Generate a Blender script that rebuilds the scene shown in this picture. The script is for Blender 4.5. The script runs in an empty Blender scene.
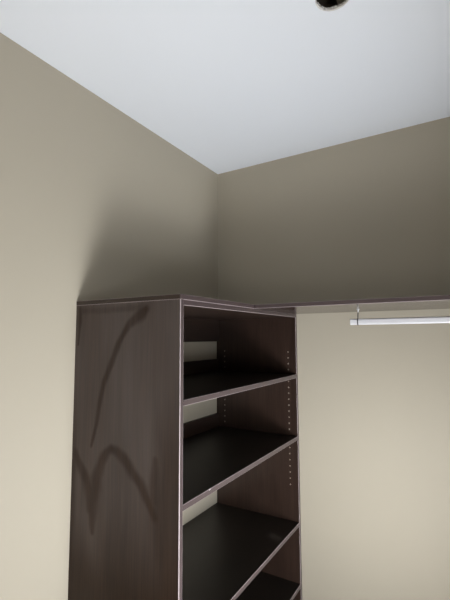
import bpy, bmesh, math, random
from mathutils import Matrix, Vector, noise

# ---------------------------------------------------------------- camera, world, light, exposure
scene = bpy.context.scene
C = scene.collection
CAM = Vector((1.3119, -2.1101, 1.6844))
YAW, PITCH, ROLL, FPX = 0.5390, 0.0922, -0.0042, 400.3          # focal length in pixels of a 450 x 600 frame
fw = Vector((-math.sin(YAW)*math.cos(PITCH), math.cos(YAW)*math.cos(PITCH), math.sin(PITCH)))
r0 = Vector((math.cos(YAW), math.sin(YAW), 0)); u0 = r0.cross(fw)
rt = r0*math.cos(ROLL) + u0*math.sin(ROLL); up = -r0*math.sin(ROLL) + u0*math.cos(ROLL)
cd = bpy.data.cameras.new('camera'); cam = bpy.data.objects.new('camera', cd); C.objects.link(cam)
cd.sensor_fit = 'VERTICAL'; cd.sensor_height = 36; cd.lens = 36*FPX/600; cd.clip_start = .02
cam.matrix_world = Matrix((( rt.x, up.x, -fw.x, CAM.x), (rt.y, up.y, -fw.y, CAM.y), (rt.z, up.z, -fw.z, CAM.z), (0, 0, 0, 1)))
scene.camera = cam

world = bpy.data.worlds.new('world'); scene.world = world; world.use_nodes = True
world.node_tree.nodes['Background'].inputs[0].default_value = (.93, .98, 1.03, 1)
world.node_tree.nodes['Background'].inputs[1].default_value = .4

# room plan: corner at the origin, wall_left is x = 0, wall_back is y = 0, a low window is in wall_right
RX, RY, HC = 1.70, -3.10, 2.7244
WIN_Y0, WIN_Y1, WIN_Z0, WIN_Z1 = -2.80, -.80, .20, 1.40
DAY = (.95, .985, 1.03)
def window_light(name, loc, target, sy, sz, energy, spread=180):
    ld = bpy.data.lights.new(name, 'AREA'); lo = bpy.data.objects.new(name, ld); C.objects.link(lo)
    ld.shape = 'RECTANGLE'; ld.size = sy; ld.size_y = sz; ld.energy = energy; ld.color = DAY; ld.spread = math.radians(spread)
    lo.location = loc; lo.rotation_euler = (Vector(target)-Vector(loc)).to_track_quat('-Z', 'Y').to_euler()
# daylight through the window, plus added fill lamps set in its opening
window_light('window_day_and_fill', (RX+.03, -1.25, .93), (0, -1.25, .93), .62, .70, 19)
window_light('window_day_and_fill', (RX+.03, -2.60, 1.20), (0, -2.60, 1.20), .38, .38, 10)  # added fill lamp in the front part of the opening
window_light('window_day_and_fill', (RX+.04, -1.15, .60), (.4, -.4, .85), .45, .45, 3, 80)  # added lamp aimed to brighten the tower's open back and the back wall
window_light('corner_fill', (RX+.05, -1.42, .52), (0, -.12, 2.2), .50, .50, 11, 110)  # added upward lamp aimed to brighten the corner and ceiling
sd = bpy.data.lights.new('sun', 'SUN'); so = bpy.data.objects.new('sun', sd); C.objects.link(so)
sd.energy = 17; sd.angle = math.radians(.6); sd.color = DAY
so.rotation_euler = Vector((-math.cos(math.radians(70)), 0, -math.sin(math.radians(70)))).to_track_quat('-Z', 'Y').to_euler()
so.location = (4, -1.8, 5)

vs = scene.view_settings
vs.view_transform = 'Standard'; vs.look = 'None'; vs.gamma = 1; vs.use_curve_mapping = False
vs.exposure = 0.0

# ---------------------------------------------------------------- materials
def new_mat(name):
    m = bpy.data.materials.new(name); m.use_nodes = True
    nt = m.node_tree; b = nt.nodes['Principled BSDF']
    return m, nt, b
def N(nt, t, **kw):
    n = nt.nodes.new(t)
    for k, v in kw.items(): setattr(n, k, v)
    return n
def mixc(nt, fac, a, b):
    n = N(nt, 'ShaderNodeMix', data_type='RGBA')
    for sock, v in ((n.inputs[0], fac), (n.inputs[6], a), (n.inputs[7], b)):
        if hasattr(v, 'links') or hasattr(v, 'node'): nt.links.new(v, sock)
        elif isinstance(v, (int, float)): sock.default_value = v
        else: sock.default_value = (*v, 1)
    return n.outputs[2]
def ramp(nt, src, a, b, lo_=0., hi_=1.):
    n = N(nt, 'ShaderNodeMapRange'); n.clamp = True
    nt.links.new(src, n.inputs[0])
    for i, v in enumerate((lo_, hi_, a, b)): n.inputs[i+1].default_value = v
    return n.outputs[0]
def noise_tex(nt, scale, vec_scale=(1, 1, 1), detail=4, rough=.55):
    tc = N(nt, 'ShaderNodeTexCoord'); mp = N(nt, 'ShaderNodeMapping'); mp.inputs['Scale'].default_value = vec_scale
    nt.links.new(tc.outputs['Object'], mp.inputs[0])
    t = N(nt, 'ShaderNodeTexNoise'); t.inputs['Scale'].default_value = scale
    t.inputs['Detail'].default_value = detail; t.inputs['Roughness'].default_value = rough
    nt.links.new(mp.outputs[0], t.inputs['Vector'])
    return t.outputs[0]
def bump(nt, b, h, strength, dist):
    n = N(nt, 'ShaderNodeBump'); n.inputs['Strength'].default_value = strength; n.inputs['Distance'].default_value = dist
    nt.links.new(h, n.inputs['Height']); nt.links.new(n.outputs[0], b.inputs['Normal'])

def paint(name, col, col2, rough=.6, bstr=.15, spec=.3):
    m, nt, b = new_mat(name)
    nt.links.new(mixc(nt, noise_tex(nt, 2.2), col, col2), b.inputs['Base Color'])
    b.inputs['Roughness'].default_value = rough; b.inputs['Specular IOR Level'].default_value = spec
    bump(nt, b, noise_tex(nt, 160, detail=2), bstr, .001)
    return m
WALL = paint('greige_wall_paint', (.412, .368, .290), (.427, .383, .304), .55, .12)
CEIL = paint('white_ceiling_paint', (.86, .89, .94), (.87, .90, .95), .8, .15, .2)
TRIM = paint('white_trim_paint', (.78, .78, .76), (.80, .80, .78), .4, .03)
FLOOR = paint('pale_subfloor', (.56, .53, .50), (.62, .59, .56), .6, .2)
GYPSUM = paint('cut_gypsum', (.80, .78, .75), (.66, .64, .61), .9, .5, .1)
CAVITY = paint('dark_joist_wood', (.42, .36, .28), (.55, .48, .38), .9, .5, .1)

def laminate(name, grain, dark=(.0180, .0100, .0070), light=(.038, .0215, .0155), rough=.34, spec=.5):
    """espresso wood-print laminate; grain = axis that the streaks follow; the vertex attribute 'dust' is a grey film"""
    m, nt, b = new_mat(name)
    sc = [1, 1, 1]; sc['xyz'.index(grain)] = .03
    fine = noise_tex(nt, 190, sc, 5, .6); broad = noise_tex(nt, 26, sc, 3, .5)
    mx = N(nt, 'ShaderNodeMath', operation='ADD'); nt.links.new(ramp(nt, fine, 0, .6, .35, .65), mx.inputs[0]); nt.links.new(ramp(nt, broad, 0, .4, .3, .7), mx.inputs[1])
    wood = mixc(nt, mx.outputs[0], dark, light)
    at = N(nt, 'ShaderNodeAttribute', attribute_name='dust')
    nt.links.new(mixc(nt, at.outputs['Fac'], wood, (.31, .272, .255)), b.inputs['Base Color'])
    ro = ramp(nt, at.outputs['Fac'], rough, min(1, rough+.35), 0, .3)
    nt.links.new(ro, b.inputs['Roughness'])
    b.inputs['Specular IOR Level'].default_value = spec
    bump(nt, b, fine, .06, .0004)
    return m
LAM_V = laminate('espresso_laminate_vertical_grain', 'z')
LAM_H = laminate('espresso_laminate_lengthwise_grain', 'y')
LAM_X = laminate('espresso_laminate_cross_grain', 'x')
LAM_N = laminate('espresso_laminate_dusty_side', 'z', (.0130, .0066, .0036), (.036, .0185, .0105), .45, .18)
LAM_W = laminate('espresso_laminate_polished_wall_shelf', 'x', rough=.16)
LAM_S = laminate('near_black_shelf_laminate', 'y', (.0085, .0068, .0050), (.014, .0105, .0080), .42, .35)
m, nt, b = new_mat('mauve_brown_edge_banding')
nt.links.new(mixc(nt, noise_tex(nt, 60), (.050, .035, .035), (.064, .046, .045)), b.inputs['Base Color'])
b.inputs['Roughness'].default_value = .3; EDGE = m
m, nt, b = new_mat('edge_banding_glint')  # pale chamfer colour that paints the light caught along the edges
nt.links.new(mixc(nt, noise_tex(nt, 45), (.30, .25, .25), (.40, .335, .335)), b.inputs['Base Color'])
b.inputs['Roughness'].default_value = .35; EDGE_GLINT = m
m, nt, b = new_mat('satin_white_metal')
nt.links.new(mixc(nt, noise_tex(nt, 30), (.80, .80, .84), (.84, .84, .87)), b.inputs['Base Color'])
b.inputs['Metallic'].default_value = .35; b.inputs['Roughness'].default_value = .3; ROD = m
m, nt, b = new_mat('dark_grey_metal')
nt.links.new(mixc(nt, noise_tex(nt, 80), (.05, .05, .055), (.08, .08, .085)), b.inputs['Base Color'])
b.inputs['Metallic'].default_value = .8; b.inputs['Roughness'].default_value = .4; STEEL = m
m, nt, b = new_mat('bright_zinc')
nt.links.new(mixc(nt, noise_tex(nt, 80), (.75, .74, .74), (.85, .84, .84)), b.inputs['Base Color'])
b.inputs['Metallic'].default_value = .5; b.inputs['Roughness'].default_value = .35; ZINC = m
SLEEVE = paint('raw_board_edge', (.50, .43, .36), (.44, .37, .31), .7, .1)
CHIP = paint('white_chip', (.75, .72, .70), (.70, .68, .66), .7, .1)

# ---------------------------------------------------------------- helpers
def obj(name, bm, mat, parent=None, smooth=False):
    me = bpy.data.meshes.new(name); bmesh.ops.recalc_face_normals(bm, faces=bm.faces[:]); bm.to_mesh(me); bm.free()
    me.materials.append(mat)
    if smooth:
        for p in me.polygons: p.use_smooth = True
    o = bpy.data.objects.new(name, me); C.objects.link(o)
    if parent: o.parent = parent; o.matrix_parent_inverse = parent.matrix_world.inverted()
    return o
def add_box(bm, x0, y0, z0, x1, y1, z1):
    v = [bm.verts.new((x, y, z)) for x in (x0, x1) for y in (y0, y1) for z in (z0, z1)]
    for f in ((0, 1, 3, 2), (4, 6, 7, 5), (0, 4, 5, 1), (2, 3, 7, 6), (0, 2, 6, 4), (1, 5, 7, 3)): bm.faces.new([v[i] for i in f])
    return v
def box(name, lo_, hi_, mat, parent=None, bev=.0, seg=2):
    bm = bmesh.new(); add_box(bm, *lo_, *hi_)
    if bev: bmesh.ops.bevel(bm, geom=bm.edges[:], offset=bev, segments=seg, profile=.5, affect='EDGES')
    return obj(name, bm, mat, parent)
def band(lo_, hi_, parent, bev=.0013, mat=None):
    """edge banding strip: flat faces in the band colour, the chamfers paler, with the edge highlight put into their colour"""
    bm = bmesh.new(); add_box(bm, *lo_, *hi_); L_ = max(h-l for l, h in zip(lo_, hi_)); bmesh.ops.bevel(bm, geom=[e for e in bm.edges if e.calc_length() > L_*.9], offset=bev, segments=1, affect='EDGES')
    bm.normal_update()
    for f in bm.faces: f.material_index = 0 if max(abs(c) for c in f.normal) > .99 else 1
    o = obj('edge_band', bm, mat or EDGE, parent); o.data.materials.append(EDGE_GLINT)
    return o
def add_tube(bm, p0, p1, r, seg=16, r2=None, cap=True):
    p0, p1 = Vector(p0), Vector(p1); d = (p1-p0); L = d.length
    mtx = Matrix.Translation((p0+p1)/2) @ d.to_track_quat('Z', 'Y').to_matrix().to_4x4()
    bmesh.ops.create_cone(bm, cap_ends=cap, segments=seg, radius1=r, radius2=r if r2 is None else r2, depth=L, matrix=mtx)
def grid_board(name, origin, ua, va, thick, nu, nv, mat, parent, dust):
    """a board whose faces carry a vertex attribute 'dust': dust(u, v) in metres; thick is extruded along thick"""
    o, ua, va, th = map(Vector, (origin, ua, va, thick)); bm = bmesh.new(); lay = bm.verts.layers.float.new('dust')
    top = []; bot = []
    for j in range(nv+1):
        for i in range(nu+1):
            p = o+ua*(i/nu)+va*(j/nv); v = bm.verts.new(p); v[lay] = dust(ua.length*i/nu, va.length*j/nv); top.append(v)
    W = nu+1
    for j in range(nv):
        for i in range(nu): bm.faces.new((top[j*W+i], top[j*W+i+1], top[(j+1)*W+i+1], top[(j+1)*W+i]))
    ring = [i for i in range(W)] + [j*W+nu for j in range(1, nv+1)] + [nv*W+i for i in range(nu-1, -1, -1)] + [j*W for j in range(nv-1, 0, -1)]
    rb = [bm.verts.new(top[k].co+th) for k in ring]; n = len(ring)
    for k in range(n): bm.faces.new((top[ring[k]], top[ring[(k+1) % n]], rb[(k+1) % n], rb[k]))
    bm.faces.new(rb)
    return obj(name, bm, mat, parent)
def structure(o): o['kind'] = 'structure'; return o
def tag(o, label, cat, group=None):
    o['label'] = label; o['category'] = cat
    if group: o['group'] = group
    return o
def empty(name, loc):
    o = bpy.data.objects.new(name, None); o.empty_display_size = .1; o.location = loc; C.objects.link(o)
    bpy.context.view_layer.update(); return o

# ---------------------------------------------------------------- the room
T = .11
structure(box('floor', (-T, RY-T, -.1), (RX+T, T, 0), FLOOR))
structure(box('wall_left', (-T, RY-T, 0), (0, T, HC), WALL))
structure(box('wall_back', (0, 0, 0), (RX+T, T, HC), WALL))
structure(box('wall_front', (0, RY-T, 0), (RX+T, RY, HC), WALL))
bm = bmesh.new()
add_box(bm, RX, RY, 0, RX+T, WIN_Y0, HC); add_box(bm, RX, WIN_Y1, 0, RX+T, 0, HC)
add_box(bm, RX, WIN_Y0, WIN_Z1, RX+T, WIN_Y1, HC); add_box(bm, RX, WIN_Y0, 0, RX+T, WIN_Y1, WIN_Z0)
structure(obj('wall_right', bm, WALL))
bm = bmesh.new(); w = .06
add_box(bm, RX-.015, WIN_Y0-w, WIN_Z0-w, RX, WIN_Y0, WIN_Z1+w); add_box(bm, RX-.015, WIN_Y1, WIN_Z0-w, RX, WIN_Y1+w, WIN_Z1+w)
add_box(bm, RX-.015, WIN_Y0, WIN_Z1, RX, WIN_Y1, WIN_Z1+w); add_box(bm, RX-.015, WIN_Y0, WIN_Z0-w, RX, WIN_Y1, WIN_Z0)
structure(obj('trim_1', bm, TRIM))
# soft fillet of paint in the corner of the two walls
bm = bmesh.new(); R = .006; prof = [(0, 0)]+[(R-R*math.sin(a), -R+R*math.cos(a)) for a in [math.pi/2*k/6 for k in range(7)]]
ring = [[bm.verts.new((x, y, z)) for x, y in prof] for z in (1.8285, HC)]
for k in range(len(prof)): k2 = (k+1) % len(prof); bm.faces.new((ring[0][k], ring[0][k2], ring[1][k2], ring[1][k]))
structure(obj('trim_2', bm, WALL))

# ceiling with the round cut-out for a lamp
HX, HY, HR, PL = 1.014, -.957, .0535, .0115
bm = bmesh.new(); n = 64; hole = []; rim = []
X0, X1, Y0, Y1 = -T, RX+T, RY-T, T
for k in range(n):
    a = 2*math.pi*k/n; c, s = math.cos(a), math.sin(a)
    hole.append((HX+HR*c, HY+HR*s))
    t = min(((X1-HX)/c if c > 1e-9 else (X0-HX)/c if c < -1e-9 else 1e9), ((Y1-HY)/s if s > 1e-9 else (Y0-HY)/s if s < -1e-9 else 1e9))
    rim.append([HX+t*c, HY+t*s])
for cx_, cy_ in ((X0, Y0), (X0, Y1), (X1, Y0), (X1, Y1)):
    k = min(range(n), key=lambda q: (rim[q][0]-cx_)**2+(rim[q][1]-cy_)**2); rim[k] = [cx_, cy_]
L = [[bm.verts.new((x, y, z)) for x, y in pts] for pts, z in ((hole, HC), (rim, HC), (rim, HC+PL), (hole, HC+PL))]
for q in range(4):
    A, B = L[q], L[(q+1) % 4]
    for k in range(n): bm.faces.new((A[k], A[(k+1) % n], B[(k+1) % n], B[k]))
ceiling = structure(obj('ceiling', bm, CEIL))
# raw gypsum lining of the cut, with a ragged upper edge
random.seed(4); bm = bmesh.new(); n = 96; rings = []
for lev in range(4):
    rr = []
    for k in range(n):
        a = 2*math.pi*k/n
        rag = random.uniform(0, .0025)*(lev in (1, 2)) + .0012*math.sin(5*a)*(lev in (1, 2))
        rad = HR-.0002 if lev in (0, 3) else HR-.0028-rag*.8
        z = (HC+.0008, HC+.0022, HC+PL-.001+rag*.8, HC+PL+.001)[lev]
        rr.append(bm.verts.new((HX+rad*math.cos(a), HY+rad*math.sin(a), z)))
    rings.append(rr)
for q in range(4):
    A, B = rings[q], rings[(q+1) % 4]
    for k in range(n): bm.faces.new((A[k], A[(k+1) % n], B[(k+1) % n], B[k]))
obj('hole_rim', bm, GYPSUM, ceiling)
# the dark joist bay above the hole
bm = bmesh.new(); add_box(bm, HX-.2, HY-.3, HC+PL, HX+.2, HY+.3, HC+.25)
bm.faces.ensure_lookup_table()
bot = [f for f in bm.faces if all(abs(v.co.z-HC-PL) < 1e-6 for v in f.verts)]; bmesh.ops.delete(bm, geom=bot, context='FACES')
obj('joist_bay', bm, CAVITY, ceiling)
box('joist', (HX-.01, HY-.295, HC+.055), (HX+.03, HY+.295, HC+.245), CAVITY, ceiling, .002)

# ---------------------------------------------------------------- the shelf tower
D, W, S, H = .5129, 1.0590, .5206, 1.8273
TS, TP = .0175, .0192                      # slab and panel thickness
SHELVES = (1.4800, 1.1522, .7104, .4052)
E = .0030                                  # edge banding
tower = tag(empty('shelf_tower', (D/2, -W/2, 0)), 'tall dark brown laminate shelf tower with open back standing in the room corner', 'shelf unit')
zt = H-TS

def seg(px, py, a, b):
    ax, ay = a; bx, by = b; dx, dy = bx-ax, by-ay; L2 = dx*dx+dy*dy
    t = max(0, min(1, ((px-ax)*dx+(py-ay)*dy)/L2)); return math.hypot(px-ax-t*dx, py-ay-t*dy), t
def sm(e0, e1, x):
    t = max(0, min(1, (x-e0)/(e1-e0))); return t*t*(3-2*t)
# wiped strokes through the dust film on the near side panel: (x, z, half width) in metres
STROKES = [
    [(0.363, 1.783, 0.0220), (0.345, 1.769, 0.0308), (0.322, 1.756, 0.0264), (0.284, 1.732, 0.0176), (0.236, 1.668, 0.0176), (0.198, 1.588, 0.0176), (0.164, 1.522, 0.0158), (0.141, 1.437, 0.0132), (0.128, 1.364, 0.0114), (0.104, 1.286, 0.0088)],
    [(0.033, 1.788, 0.0154), (0.134, 1.784, 0.0141), (0.358, 1.790, 0.0176)],
    [(0.021, 1.796, 0.0132), (0.023, 1.745, 0.0132), (0.016, 1.656, 0.0053)],
    [(0.120, 0.985, 0.014), (0.116, 1.080, 0.034), (0.134, 1.165, 0.036), (0.158, 1.232, 0.028), (0.183, 1.274, 0.022), (0.207, 1.290, 0.020), (0.237, 1.284, 0.022), (0.272, 1.262, 0.026), (0.305, 1.232, 0.028), (0.342, 1.196, 0.028), (0.379, 1.150, 0.026), (0.410, 1.100, 0.020)],
    [(0.020, 1.250, 0.018), (0.040, 1.215, 0.022), (0.069, 1.180, 0.030), (0.100, 1.130, 0.034), (0.110, 1.060, 0.026)],
    [(0.412, 1.280, 0.014), (0.410, 1.229, 0.022), (0.405, 1.150, 0.024)],
    [(0.247, 1.284, 0.0044), (0.300, 1.255, 0.0053), (0.360, 1.209, 0.0044)],
]
def panel_dust(u, v):
    x, z = u, v
    d = .185+.07*noise.noise((x*6, z*2.5, 1.3))+.03*noise.noise((x*30, z*5, 7.1))+.02*noise.noise((x*110, z*4, 2.2))
    d *= 1-.66*sm(.37, .45, x+.04*noise.noise((z*5, 3, 1)))*sm(1.55, 1.25, z)
    d *= 1-.6*sm(.030, .012, x+.01*noise.noise((z*6, 1, 5)))*sm(1.5, 1.2, z)     # the front edge was wiped cleaner
    d *= .03+.97*sm(.80, 1.15, z+.07*noise.noise((x*7, 2, 9)))        # fades out, so the panel is darker towards the bottom
    d += .070*math.exp(-((x-.105-.25*(1-z))/.05)**2)*sm(1.10, 1.02, z)*sm(.78, .98, z)
    wipe = 0
    for st in STROKES:
        for a, b in zip(st, st[1:]):
            ds, t = seg(x, z, a[:2], b[:2]); w = .85*(a[2]+(b[2]-a[2])*t)
            w *= 1+.3*noise.noise((x*25, z*25, 4.4)); wipe = max(wipe, (1-sm(w*.3, w*1.35, ds))*(.45 if st is STROKES[1] else .7 if st is STROKES[5] else 0 if st is STROKES[6] else 1))
    return max(0, d*(1-.74*wipe*(1+.25*noise.noise((x*40, z*14, 8.8)))))
near = grid_board('side_panel', (0.001, -W, 0), (D-E-.001, 0, 0), (0, 0, zt), (0, TP, 0), 110, 330, LAM_N, tower, panel_dust)
near['label'] = 'dusty side panel with wiped smears'
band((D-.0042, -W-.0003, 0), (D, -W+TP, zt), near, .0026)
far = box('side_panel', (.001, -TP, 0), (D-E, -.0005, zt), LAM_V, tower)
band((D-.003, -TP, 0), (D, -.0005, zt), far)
# slab over the tower, banded on its two open sides
slab = box('top_slab', (.001, -W+E, zt), (D-E, -.0005, H), LAM_H, tower)
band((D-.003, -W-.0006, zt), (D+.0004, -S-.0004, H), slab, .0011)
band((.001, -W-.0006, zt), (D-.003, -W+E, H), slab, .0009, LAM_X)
# fixed panel under the slab
y0, y1 = -W+TP, -TP
tp = box('top_panel', (.001, y0, zt-TP), (D-E, y1, zt), LAM_H, tower)
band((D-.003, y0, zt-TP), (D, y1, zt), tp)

def shelf_dust(k):
    def f(u, v):                              # u along depth x, v along y from the near panel
        x, y = u, y0+v
        d = .002+.008*max(0, noise.noise((x*5, y*4, k*3.1)))+.006*max(0, noise.noise((x*22, y*9, k)))
        if k == 2:                            # a scuffed dusty patch near the far front corner
            e = max(abs((x-.463)/.036), abs((y+.227+.35*(x-.463))/.026)); d += .10*(1-sm(.75, 1.1, e+.25*noise.noise((x*60, y*60, 1))))
        if k == 1:                            # a pale streak at the back
            ds, t = seg(x, y, (.066, -.47), (.086, -.388)); d += .35*(1-sm(.002, .006, ds))
        return d
    return f
for k, z in enumerate(SHELVES):
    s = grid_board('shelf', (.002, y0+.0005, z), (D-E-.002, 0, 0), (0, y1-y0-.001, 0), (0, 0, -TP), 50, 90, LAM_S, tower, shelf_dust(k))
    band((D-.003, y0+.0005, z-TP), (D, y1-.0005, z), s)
    if k == 1:
        bm = bmesh.new(); c = Vector((D+.0002, -.884, z-.002)); random.seed(2)
        vv = [bm.verts.new(c+Vector((random.uniform(-.0012, .0008), .006*math.cos(a)*random.uniform(.6, 1.1), .003*math.sin(a)*random.uniform(.6, 1)))) for a in [2*math.pi*q/8 for q in range(8)]]
        tip = bm.verts.new(c+Vector((.001, 0, .0005))); bk = bm.verts.new(c-Vector((.002, 0, 0)))
        for q in range(8): bm.faces.new((vv[q], vv[(q+1) % 8], tip)); bm.faces.new((vv[(q+1) % 8], vv[q], bk))
        ch = obj('chip', bm, CHIP, s); ch['label'] = 'white chip in the shelf edge'
box('bottom_panel', (.002, y0, .080), (D-E, y1, .080+TP), LAM_H, tower)
box('toe_kick', (D-.06, y0, 0), (D-.042, y1, .079), LAM_H, tower)
# rails across the open back
for za, zb in ((1.6585, zt-TP), (SHELVES[0]+.0005, 1.5528), (SHELVES[1]+.0005, 1.2282)):
    box('back_rail', (.0012, y0, za), (.0160, y1, zb), LAM_H, tower, .0006, 1)
# drilled peg holes with pale rims, 32 mm apart, two columns in each side panel
for yy, sgn, par in ((-TP, -1, far), (-W+TP, 1, near)):
    for xx in (.0572, .4654):
        bm = bmesh.new(); zz = .8964
        while zz < 1.61:
            if not any(z-TP-.004 < zz < z+.004 for z in SHELVES):
                r1, r2, seg_n = .0035, .0020, 10
                A = [[bm.verts.new((xx+r*math.cos(2*math.pi*q/seg_n), yy+sgn*h, zz+r*math.sin(2*math.pi*q/seg_n))) for q in range(seg_n)] for r, h in ((r1, -.0005), (r1, .0005), (r2, .0005), (r2, -.0005))]
                for i in range(4):
                    for q in range(seg_n): bm.faces.new((A[i][q], A[i][(q+1) % seg_n], A[(i+1) % 4][(q+1) % seg_n], A[(i+1) % 4][q]))
            zz += .032
        o = obj('peg_holes', bm, SLEEVE, par); o['kind'] = 'stuff'

# ---------------------------------------------------------------- shelf along the back wall
ws = tag(empty('wall_shelf', (RX/2+D/2, -S/2, zt)), 'long dark brown laminate shelf running along the back wall above the white rod', 'shelf')
box('board', (D+.0006, -S+.003, zt), (RX, -.0005, H), LAM_W, ws)
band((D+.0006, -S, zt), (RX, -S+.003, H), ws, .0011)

# ---------------------------------------------------------------- hanging rod and its hangers
RYY, ZC, RH, RW = -.216, 1.7515, .0142, .0075
def stadium(hw, hh, n=10):
    return [(hw*math.cos(a), (hh-hw)+hw*math.sin(a)) for a in [math.pi*k/n for k in range(n+1)]] + [(hw*math.cos(a), -(hh-hw)+hw*math.sin(a)) for a in [math.pi+math.pi*k/n for k in range(n+1)]]
def oval_shell(name, x0, x1, ow, oh, iw, ih, mat, parent, zc=ZC):
    bm = bmesh.new(); L = []
    for x, (hw, hh) in ((x0, (ow, oh)), (x1, (ow, oh)), (x1, (iw, ih)), (x0, (iw, ih))):
        L.append([bm.verts.new((x, RYY+a, zc+c)) for a, c in stadium(hw, hh)])
    n = len(L[0])
    for q in range(4):
        for k in range(n): bm.faces.new((L[q][k], L[q][(k+1) % n], L[(q+1) % 4][(k+1) % n], L[(q+1) % 4][k]))
    return obj(name, bm, mat, parent)
rod = tag(empty('closet_rod', (.857, RYY, ZC)), 'white metal oval hanging rod under the long wall shelf', 'rod')
oval_shell('tube', .857, RX, RW, RH, RW-.0012, RH-.0012, ROD, rod)
def hanger(x, label):
    h = tag(empty('rod_hanger', (x, RYY, ZC-RH)), label, 'bracket', 'hangers of the white rod')
    oval_shell('loop', x-.0022, x+.0022, RW+.0020, RH+.0020, RW+.0003, RH+.0003, STEEL, h)
    bm = bmesh.new(); add_tube(bm, (x, RYY, ZC+RH+.001), (x+.002, RYY, zt-.006), .0022, 10); obj('stem', bm, STEEL, h, True)
    bm = bmesh.new(); A = []                    # screwed flange that tapers down to the stem
    for dz, r in ((.0002, .0075), (.0028, .0075), (.0036, .0042), (.0150, .0026)):
        A.append([bm.verts.new((x+.002+r*math.cos(2*math.pi*k/16), RYY+r*math.sin(2*math.pi*k/16), zt-dz)) for k in range(16)])
    for i in range(3):
        for k in range(16): bm.faces.new((A[i][k], A[i][(k+1) % 16], A[i+1][(k+1) % 16], A[i+1][k]))
    bm.faces.new(A[0]); bm.faces.new(A[3])
    obj('mounting_flange', bm, ZINC, h)
    return h
hanger(.891, 'small metal hanger holding up the left end of the white rod')
